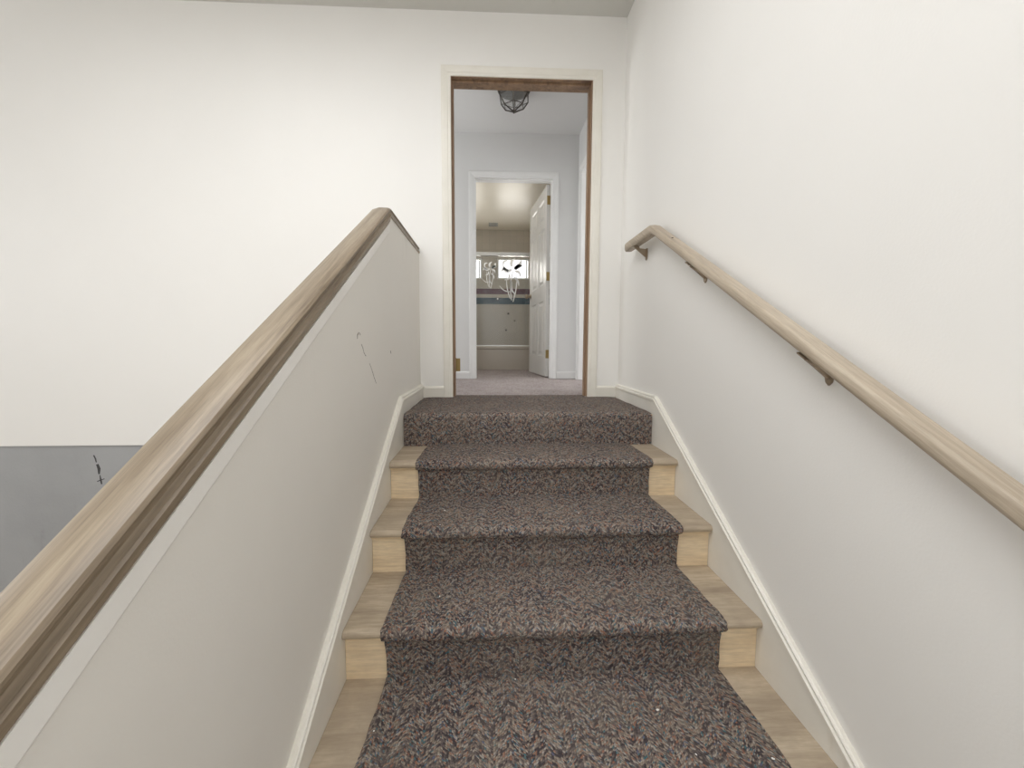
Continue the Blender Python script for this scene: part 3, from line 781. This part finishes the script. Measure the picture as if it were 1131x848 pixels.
# ceiling vent
vx0, vx1, vy0, vy1 = .425, .56, 3.80, 3.95
vent = tag(empty('ceiling_vent', ((vx0 + vx1) / 2, (vy0 + vy1) / 2, BC)), 'small grey slatted vent in the bathroom ceiling', 'vent')
bm = bmesh.new()
for a in ((vx0, vx1, vy0, vy0 + .015), (vx0, vx1, vy1 - .015, vy1), (vx0, vx0 + .015, vy0 + .015, vy1 - .015), (vx1 - .015, vx1, vy0 + .015, vy1 - .015)): box(bm, *a, BC - .010, BC - .0003)
obj('frame', bm, M['ventpaint'], vent)
for i in range(6):
    y = vy0 + .024 + i * .0195
    bm = bmesh.new(); prism_x(bm, [(y, BC - .0004), (y + .003, BC - .0004), (y + .012, BC - .009), (y + .009, BC - .009)], vx0 + .0152, vx1 - .0152)
    obj('slat', bm, M['ventpaint'], vent)

# ------------------------------------------------------------------ marks: scratches in the paint, seam, flakes on the carpet
def blob(bm, c, ax, pts, w_, t_=.0006):
    """thin raised scratch on a wall; pts are 2d, ax 'X' -> (y,z) on x=c ; 'Y' -> (x,z) on y=c"""
    L_, R_ = [], []; n = len(pts)
    for i, (u, z) in enumerate(pts):
        a = pts[max(0, i - 1)]; b = pts[min(n - 1, i + 1)]
        du, dz = b[0] - a[0], b[1] - a[1]; l = math.hypot(du, dz) or 1
        wd = w_ * (.4 + .6 * math.sin(math.pi * (i + .5) / n)) * random.uniform(.6, 1.3)
        for lst, s in ((L_, 1), (R_, -1)):
            uu, zz = u - s * dz / l * wd, z + s * du / l * wd
            lst.append((uu, zz))
    for k in range(n - 1):
        q = [L_[k], L_[k + 1], R_[k + 1], R_[k]]
        f = [bm.verts.new((c, u, z) if ax == 'X' else (u, c, z)) for u, z in q]
        g = [bm.verts.new((c + t_, u, z) if ax == 'X' else (u, c - t_, z)) for u, z in q]
        bm.faces.new(g); bm.faces.new(f)
        for i in range(4): bm.faces.new((f[i], f[(i + 1) % 4], g[(i + 1) % 4], g[i]))
# back-projection of a photo point to a plane, to find where a mark really sits in the room
def at(u, v, ax, val):
    X = (u - 565.5 + 7.4483) / FPX; Z = -(v - 424 + 10.9046) / FPX
    d = Vector((X, Z, -1)); d.rotate(co.matrix_world.to_quaternion()) if False else None
    c, s = math.cos(ROLL), math.sin(ROLL); X, Z = c * X - s * Z, s * X + c * Z
    c, s = math.cos(PITCH), math.sin(PITCH); Yp = c + s * Z; Zp = -s + c * Z
    c, s = math.cos(YAW), math.sin(YAW); d = (c * X + s * Yp, -s * X + c * Yp, Zp)
    o = (CX, -D0, CZ); k = (val - o[ax]) / d[ax]
    return tuple(o[i] + k * d[i] for i in range(3))
wl = bpy.data.objects['wall_left']
bm = bmesh.new()
for pl, w_ in (([(396, 368), (394.5, 371), (394.5, 375)], .0022), ([(397, 368.5), (397.6, 371)], .0018), ([(399, 381), (400.5, 385), (402, 391), (404, 394)], .0012),
               ([(408, 402), (411, 410), (413, 417), (415.5, 424)], .0010), ([(431.3, 388), (431.6, 391)], .0022)):
    blob(bm, XL, 'X', [at(u, v, 0, XL)[1:] for u, v in pl], w_)
sc = obj('scratch', bm, M['scuff'], wl); sc['label'] = 'dark gouges in the paint'
wlo = bpy.data.objects['wall_lower']; yl = L + .012
bm = bmesh.new()
for pl, w_ in (([(104, 505), (106, 509), (107, 513)], .006), ([(108, 515), (110, 520), (110, 526)], .009), ([(111, 527), (112, 532), (113, 537)], .006), ([(108, 534), (116, 531)], .004)):
    pp = [at(u, v, 1, yl) for u, v in pl]; blob(bm, yl, 'Y', [(p_[0], p_[2]) for p_ in pp], w_)
sc = obj('scratch', bm, M['black'], wlo); sc['label'] = 'black gouges in the grey paint'
flakes = [(706, 489.5, 1, 'at the right foot of the landing riser'), (696, 510, 1, 'near the right end of the highest runner step'), (492, 564, 2, 'at the left back of the second runner step'),
          (640, 566, 2, 'in the middle of the second runner step'), (487, 580, 2, 'near the front left of the second runner step'), (728, 783, 4, 'larger one right of centre on the lowest step in view'),
          (571, 750, 4, 'at the back of the lowest step in view'), (415, 808, 4, 'by the left edge of the lowest step in view'), (771, 832, 4, 'near the bottom right of the runner, second from its edge'),
          (856, 836, 4, 'by the right edge of the lowest step in view'), (487, 659, 3, 'on the left of the third runner step'), (631, 443, 0, 'on the right part of the landing before the doorway'), (600, 441, 0, 'in the middle of the landing before the doorway')]
for i, (u, v, k, where) in enumerate(flakes):
    z = -k * R + (.0115 if k else .0005)
    x, y, _ = at(u, v, 2, z)
    bm = bmesh.new(); n = random.randint(5, 7); a0 = random.random() * 6; s_ = random.uniform(.0018, .0032)
    el = random.uniform(1, 2.4)
    a_ = [Vector((s_ * el * math.cos(2 * math.pi * q / n) * random.uniform(.6, 1.1), s_ * math.sin(2 * math.pi * q / n) * random.uniform(.6, 1.1), 0)) for q in range(n)]
    lo_ = [bm.verts.new(p_) for p_ in a_]; hi_ = [bm.verts.new(p_ * .8 + Vector((0, 0, .0016))) for p_ in a_]
    bm.faces.new(lo_); bm.faces.new(hi_)
    for q in range(n): bm.faces.new((lo_[q], lo_[(q + 1) % n], hi_[(q + 1) % n], hi_[q]))
    o = obj('paint_flake', bm, M['lint']); o.location = (x, y, z); o.rotation_euler.z = a0
    tag(o, 'tiny white paint flake ' + where, 'paint flake', 'white flakes on the stair carpet')
